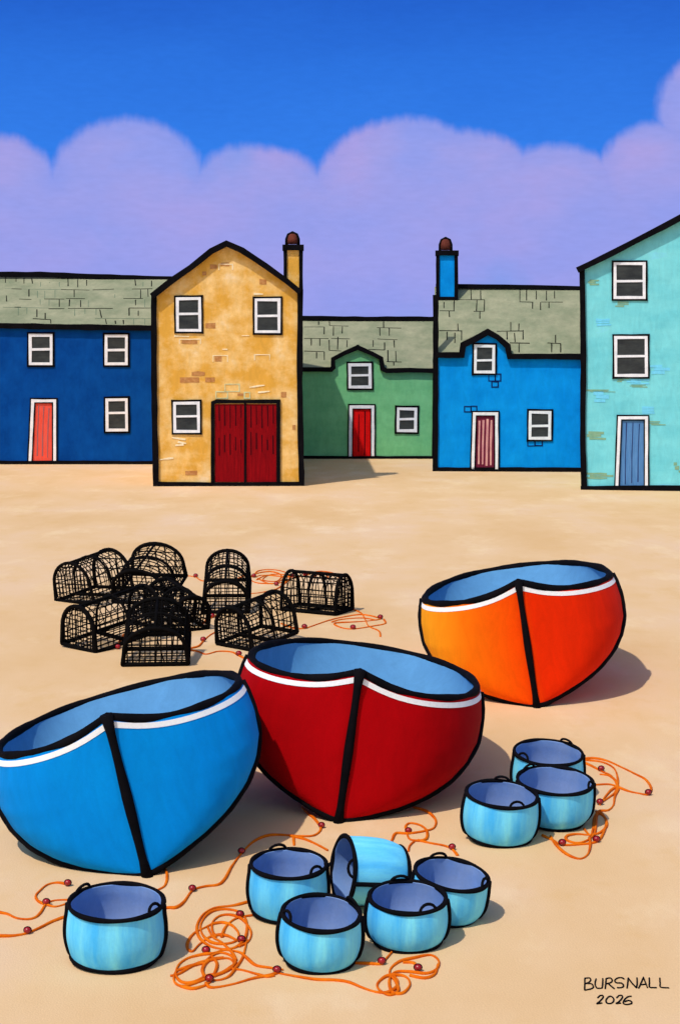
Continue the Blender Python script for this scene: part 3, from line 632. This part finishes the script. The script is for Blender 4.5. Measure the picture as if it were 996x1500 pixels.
# ------------------------------------------------------------------ lobster pots
def pot(label, px, py, W, Hh, L, yaw, pitch=0, z=0, roll=0, seed=1):
    rnd = random.Random(seed); p = ground(px, py); root = empty('lobster_pot', (p.x, p.y, z+.03), (R(pitch), R(roll), R(yaw)))
    tag(root, label, 'lobster pot', 'black netted lobster pots heaped on the sand')
    NA_ = 14
    def arch(u, y, s=1.0):   # u in 0..1 round the D from left foot to right foot
        if u < .2: return Vector((-W/2*s*(1-.06*u/.2), y, Hh*.42*u/.2*s))
        if u > .8: return Vector((W/2*s*(1-.06*(1-u)/.2), y, Hh*.42*(1-u)/.2*s))
        a = math.pi*(1-(u-.2)/.6); return Vector((W/2*.94*math.cos(a)*s, y, Hh*s*(.42+.58*math.sin(a))))
    m = MB(); fr = .034
    for y in (0, L*.5, L): m.tube([arch(i/24, y) for i in range(25)], fr*(1 if y != L*.5 else .6)*(1+.1*rnd.uniform(-1, 1)), 6)
    for a, b in (((-W/2, 0), (W/2, 0)), ((-W/2, L), (W/2, L)), ((-W/2, 0), (-W/2, L)), ((W/2, 0), (W/2, L)), ((-W/2, L/2), (W/2, L/2))):
        m.tube([(a[0], a[1], 0), (b[0], b[1], 0)], fr, 6)
    m.tube([(0, 0, Hh), (0, L, Hh)], fr*.7, 6)
    m.build('frame', 'net', root)
    m = MB(); r = .0098; J = lambda s_: rnd.uniform(-s_, s_)
    def wire(pts, k=1): m.tube(pts, r*k*rnd.uniform(.75, 1.3), 4, smooth=False)
    for k in range(1, 15):
        u = k/15+J(.008); wire([arch(min(1, max(0, u+J(.008))), L*j/4, .995) for j in range(5)])
    for k in range(1, 11):
        y = L*k/11+J(.008); s2 = J(.02); wire([arch(i/24, y+s2*math.sin(i*.6), .995) for i in range(25)])
    for y in (0, L):
        nx, nz = (12, 9) if y == 0 else (6, 4)
        for k in range(1, nx):
            x = -W/2+W*k/nx+J(.012); ht = Hh*(.42+.58*math.sqrt(max(0, 1-(x/(W/2*.94))**2))); wire([(x, y, 0), (x+J(.02), y, ht)])
        for k in range(1, nz):
            zz = Hh*k/nz+J(.01); hw = W/2*(.97 if zz < Hh*.42 else .94*math.sqrt(max(0, 1-((zz/Hh-.42)/.58)**2))); wire([(-hw, y, zz), (hw, y, zz+J(.015))])
        for k in range(1):
            x = J(W*.4); wire([(x, y, Hh*.05), (max(-W*.38, min(W*.38, x+J(.3))), y, Hh*.7)], .8)
    for k in range(1, 4): wire([(-W/2+W*k/4, 0, 0), (-W/2+W*k/4, L, 0)])
    for k in range(2):
        u0, u1 = rnd.random(), rnd.random(); y0, y1 = 0, L
        wire([arch(u0+(u1-u0)*j/8*.5, y0+(y1-y0)*j/8, 1.0) for j in range(9)], .8)
    m.build('netting', 'net', root)
G_ = [
 ('lobster pot at the back left of the heap', 110, 884, 1.0, .72, 1.0, -38, 8, 0, -4, 1),
 ('lobster pot at the left front of the heap, below the back left one', 116, 952, .76, .66, 1.45, -38, 6, 0, 4, 2),
 ('topmost lobster pot of the heap, tilted up on the others', 206, 908, 1.0, .62, 1.0, -14, 20, .26, 0, 3),
 ('lobster pot at the front of the heap, square on behind the blue boat', 228, 976, .96, .58, 1.0, 4, 16, 0, 0, 4),
 ('lobster pot leaning out at the right side of the heap', 276, 925, .74, .56, 1.0, 34, 10, 0, 6, 5),
 ('upright lobster pot standing alone right of the heap', 331, 899, .80, .60, 1.15, 2, 20, 0, 0, 6),
 ('lobster pot turned askew against the rim of the red boat', 344, 950, .80, .62, 1.0, -42, 8, 0, 0, 7),
 ('lobster pot seen side on, rightmost of the pots', 450, 909, .62, .60, 1.02, 82, 0, 0, 0, 8)]
for g in G_[:7]: pot(*g)
# side-on pot
g = G_[7]; pot(g[0], 504, 898, .66, .64, 1.08, 62, 0, 0, 0, 8)

# ------------------------------------------------------------------ ropes with floats
def rope(label, lines, floats, r=.011, fr=.031):
    r *= 1.0
    allp = [ground(*p) for l in lines for p in l]; c = sum(allp, Vector())/len(allp); c.z = 0
    root = empty('float_rope', c); tag(root, label, 'rope', 'orange float ropes on the sand')
    m = MB()
    for i, l in enumerate(lines):
        P = catmull([ground(*p)-c for p in l], 6); n = len(P)
        P = [Vector((p.x, p.y, r*.45+.005*(1+math.sin(j*.35+i*1.7))*.5)) for j, p in enumerate(P)]
        m.tube(P, [r*(1+.25*math.sin(j*.23+i)) for j in range(n)], 6)
    m.build('line', 'rope', root)
    for f in floats:
        p = ground(*f)-c; m = MB(); m.ball((p.x, p.y, fr*.85+.006), fr, .85); o = m.build('float', 'float', root)
        m = MB(); K = 14; m.tube([(p.x+(fr+.001)*math.cos(2*math.pi*k/K), p.y, fr*.85+.006+fr*.85*math.sin(2*math.pi*k/K)) for k in range(K)], fr*.16, 5, True); m.build('float_band', 'black', o)
rope('orange rope looping up beside the lone tub, at the left edge', [[(-20,1332),(0,1338),(12,1340),(25,1346),(40,1348),(52,1345),(60,1338),(68,1326),(80,1320),(102,1319)],[(100,1297),(85,1294),(70,1297),(58,1307),(53,1314),(58,1322),(70,1327),(82,1329),(97,1325)]], [(68.5,1326),(100,1298)])
rope('long orange rope running from the left edge past the lone tub to the red boat', [[(-30,1374),(0,1373),(20,1372),(41,1368),(60,1360),(80,1350),(105,1344),(150,1352),(200,1344),(241,1332),(258,1331),(270,1322),(282,1306),(300,1300),(320,1297),(330,1288),(340,1270),(354,1251),(370,1235),(390,1226),(410,1224),(440,1226),(460,1225),(470,1215),(462,1202),(450,1192),(442,1183)],[(425,1226),(445,1230),(462,1237),(480,1247)],[(430,1227),(431,1239)]], [(41,1368),(282,1306),(354,1251),(471,1213)], .013)
rope('short bit of orange rope by the foot of the blue boat', [[(238,1268),(245,1282),(242,1298),(228,1306)]], [])
rope('large orange rope tangle trailing under the nearest tub to a small coil', [
 [(368,1321),(355,1325),(340,1328),(315,1331),(297,1342),(289,1358),(292,1374),(305,1386),(325,1391),(345,1389),(358,1378),(362,1362),(360,1347),(350,1337),(330,1333),(312,1336),(300,1345),(294,1358),(298,1372),(310,1382),(328,1384),(345,1380),(350,1370),(342,1358),(328,1353),(312,1355),(300,1360),(285,1368),(276,1380),(275,1390),(282,1395),(292,1385),(305,1375),(320,1371),(335,1373),(350,1380)],
 [(325,1374),(330,1360),(340,1350),(352,1345),(370,1342)],[(316,1374),(311,1362),(313,1350),(325,1342),(342,1342),(357,1350),(368,1366),(364,1380),(350,1388)],
 [(305,1360),(312,1374),(325,1382),(340,1396),(346,1408)],
 [(362,1378),(359,1392),(355,1405),(345,1420),(335,1432),(318,1437),(303,1434),(297,1424),(300,1412),(310,1402),(325,1397),(340,1402),(345,1412),(335,1420),(320,1427),(305,1430),(285,1440),(268,1440),(258,1430),(262,1415),(275,1405),(295,1400),(312,1398),(328,1393),(350,1396),(362,1405),(375,1415),(395,1419),(415,1422)],
 [(250,1431),(262,1428),(285,1415),(310,1408),(335,1405),(343,1415),(330,1425),(300,1436),(270,1446),(256,1440),(258,1425),(275,1418),(300,1412)],
 [(310,1402),(318,1412),(316,1424),(308,1436),(298,1430),(300,1415),(312,1406),(328,1404)],
 [(265,1446),(282,1450),(300,1445),(310,1438)],[(302,1442),(310,1448),(340,1443),(370,1435),(395,1430),(410,1425)],[(340,1421),(355,1422),(375,1428),(390,1432),(402,1430)],
 [(406,1426),(425,1430),(460,1436),(490,1437),(510,1440),(530,1448),(550,1454),(568,1455),(580,1448),(582,1437),(574,1430),(570,1440),(575,1455),(590,1456),(600,1445),(597,1434),(585,1430),(565,1432),(553,1442),(556,1452),(570,1459),(583,1453),(580,1440),(572,1430),(572,1420),(585,1410),(605,1405),(630,1400),(642,1408),(640,1420),(625,1427),(600,1425),(580,1425),(572,1430)],
 [(641,1414),(637,1428),(622,1434),(600,1430)],[(612,1422),(606,1412),(590,1411)]],
 [(352,1344),(354,1381),(302,1397),(307,1439),(406,1426),(612,1423)], .0115)
rope('short orange rope between the two round tubs in front', [[(518,1412),(540,1413),(559,1413),(566,1405),(574,1396)]], [(559,1413)])
rope('small orange rope squiggle just below the red boat, behind the clustered tubs', [[(606,1184),(625,1190),(638,1202),(635,1214),(620,1219),(598,1222),(580,1222),(575,1230),(572,1237)],[(598,1221),(594,1212),(600,1207),(615,1210),(625,1218),(624,1230),(612,1233),(600,1230),(596,1222)],[(612,1232),(630,1236),(650,1240),(662,1245),(670,1254)],[(606,1234),(600,1240),(598,1248)]], [(598,1221),(662,1245)], .013)
rope('orange rope tangle at the right beside the group of three tubs', [[(848,1113),(870,1112),(890,1116),(910,1125),(930,1135),(945,1143),(953,1155),(949,1165),(935,1163),(920,1160),(906,1155)],
 [(850,1116),(868,1124),(881,1131),(895,1138),(903,1150),(905,1157),(900,1168),(898,1180),(890,1188),(877,1190),(870,1200),(868,1215),(864,1225),(855,1215)],
 [(850,1114),(880,1117),(898,1126),(904,1140),(903,1152),(893,1160),(883,1172),(878,1180)],[(866,1151),(890,1150),(903,1153)],[(880,1177),(890,1170),(900,1162),(904,1150),(893,1138),(878,1135)],
 [(872,1190),(885,1198),(888,1210),(880,1220),(865,1224),(845,1223),(830,1226),(830,1232),(845,1236),(860,1232),(870,1222),(872,1210),(874,1195),(882,1193),(887,1206),(883,1222),(873,1234),(850,1238),(823,1239),(810,1232),(794,1225)],
 [(806,1226),(815,1240),(830,1253),(848,1259),(860,1253),(864,1240),(863,1228)]], [(949,1165),(880,1130),(878,1179),(873,1234),(823,1239)], .013, .034)
rope('orange rope tangle behind the pots, between the upright pot and the side-on pot', [[(256,846),(268,844),(275,844),(287,846),(300,852),(340,850),(362,843),(372,846),(385,843),(410,845),(428,846),(447,844),(462,838),(478,838),(492,842),(498,850),(494,856)],
 [(372,846),(378,837),(400,835),(420,840),(425,850),(405,855),(380,855),(368,850),(372,842),(395,838),(412,843),(405,852),(385,850),(398,842),(425,845),(408,862),(385,868),(368,870)],[(376,850),(392,843),(415,847),(398,856),(378,848)],[(460,845),(472,840),(481,846)]], [(287,846),(372,846),(428,846),(447,844),(405,858)], .013, .042)
rope('orange rope tangle right of the side-on pot above the red boat', [[(412,914),(430,921),(446,921),(465,915),(480,910),(500,905),(530,901),(557,907),(540,910),(515,912),(490,914),(500,920),(518,922),(545,918),(564,914),(562,908)],[(512,892),(528,898),(535,908),(540,918),(555,925),(557,933)],[(486,912),(500,908),(530,906),(550,909)]], [(446,921),(557,907),(517,922)], .013, .042)
rope('orange rope on bare sand between the heap and the red boat', [[(272,952),(290,948),(298,940),(308,931),(320,925)],[(272,952),(290,955),(302,959),(320,955),(340,956),(350,961),(368,970)]], [(298,940),(350,961)], .014, .042)
rope('stub of orange rope in front of the upright lone pot', [[(298,914),(304,908),(311,905),(324,899)]], [(311,905)], .016, .042)
rope('stub of orange rope poking out under the left front pot', [[(182,930),(176,940),(173,951)]], [(173,951)], .016, .042)

# ------------------------------------------------------------------ handwriting in the sand
S_ = 6.385; ox, oy = 840, 1410
LT = [[(103,152),(102,205),(100,262)],[(103,152),(145,150),(158,165),(140,190),(108,202)],[(108,202),(165,205),(182,232),(160,252),(100,264)],
 [(208,158),(198,200),(212,240),(240,246),(265,235),(270,155)],[(302,155),(298,205),(293,250)],[(302,155),(340,150),(358,168),(345,192),(300,205)],[(320,202),(378,250)],
 [(470,160),(450,148),(410,150),(382,172),(400,195),(445,198),(465,220),(445,240),(402,240)],[(497,245),(503,200),(508,150)],[(508,150),(545,200),(585,242)],[(585,242),(592,200),(590,150)],
 [(605,245),(630,190),(650,142)],[(650,142),(668,190),(688,240)],[(618,214),(680,208)],[(705,148),(706,200),(710,236),(775,240)],[(803,150),(806,200),(812,236),(890,242)],
 [(222,335),(245,315),(272,315),(270,335),(240,370),(215,390),(265,384)],[(325,325),(302,350),(305,380),(335,390),(365,375),(372,345),(350,322),(325,325)],[(400,335),(420,315),(452,315),(448,340),(420,372),(395,388),(440,385)],[(540,322),(505,325),(470,355),(462,385),(490,398),(535,390),(540,372),(510,360),(475,372)]]
c = ground(920, 1450); root = empty('sand_writing', c); tag(root, 'thin black handwritten capitals and year on the sand at the near right corner', 'writing')
for row, lines in (('name_line', LT[:16]), ('year_line', LT[16:])):
    m = MB()
    for l in lines:
        P = catmull([ground(ox+a/S_, oy+b/S_)-c for a, b in l], 4) if len(l) > 3 else [ground(ox+a/S_, oy+b/S_)-c for a, b in l]
        m.tube([Vector((p.x, p.y, .004)) for p in P], .0062, 6)
    m.build(row, 'black', root)
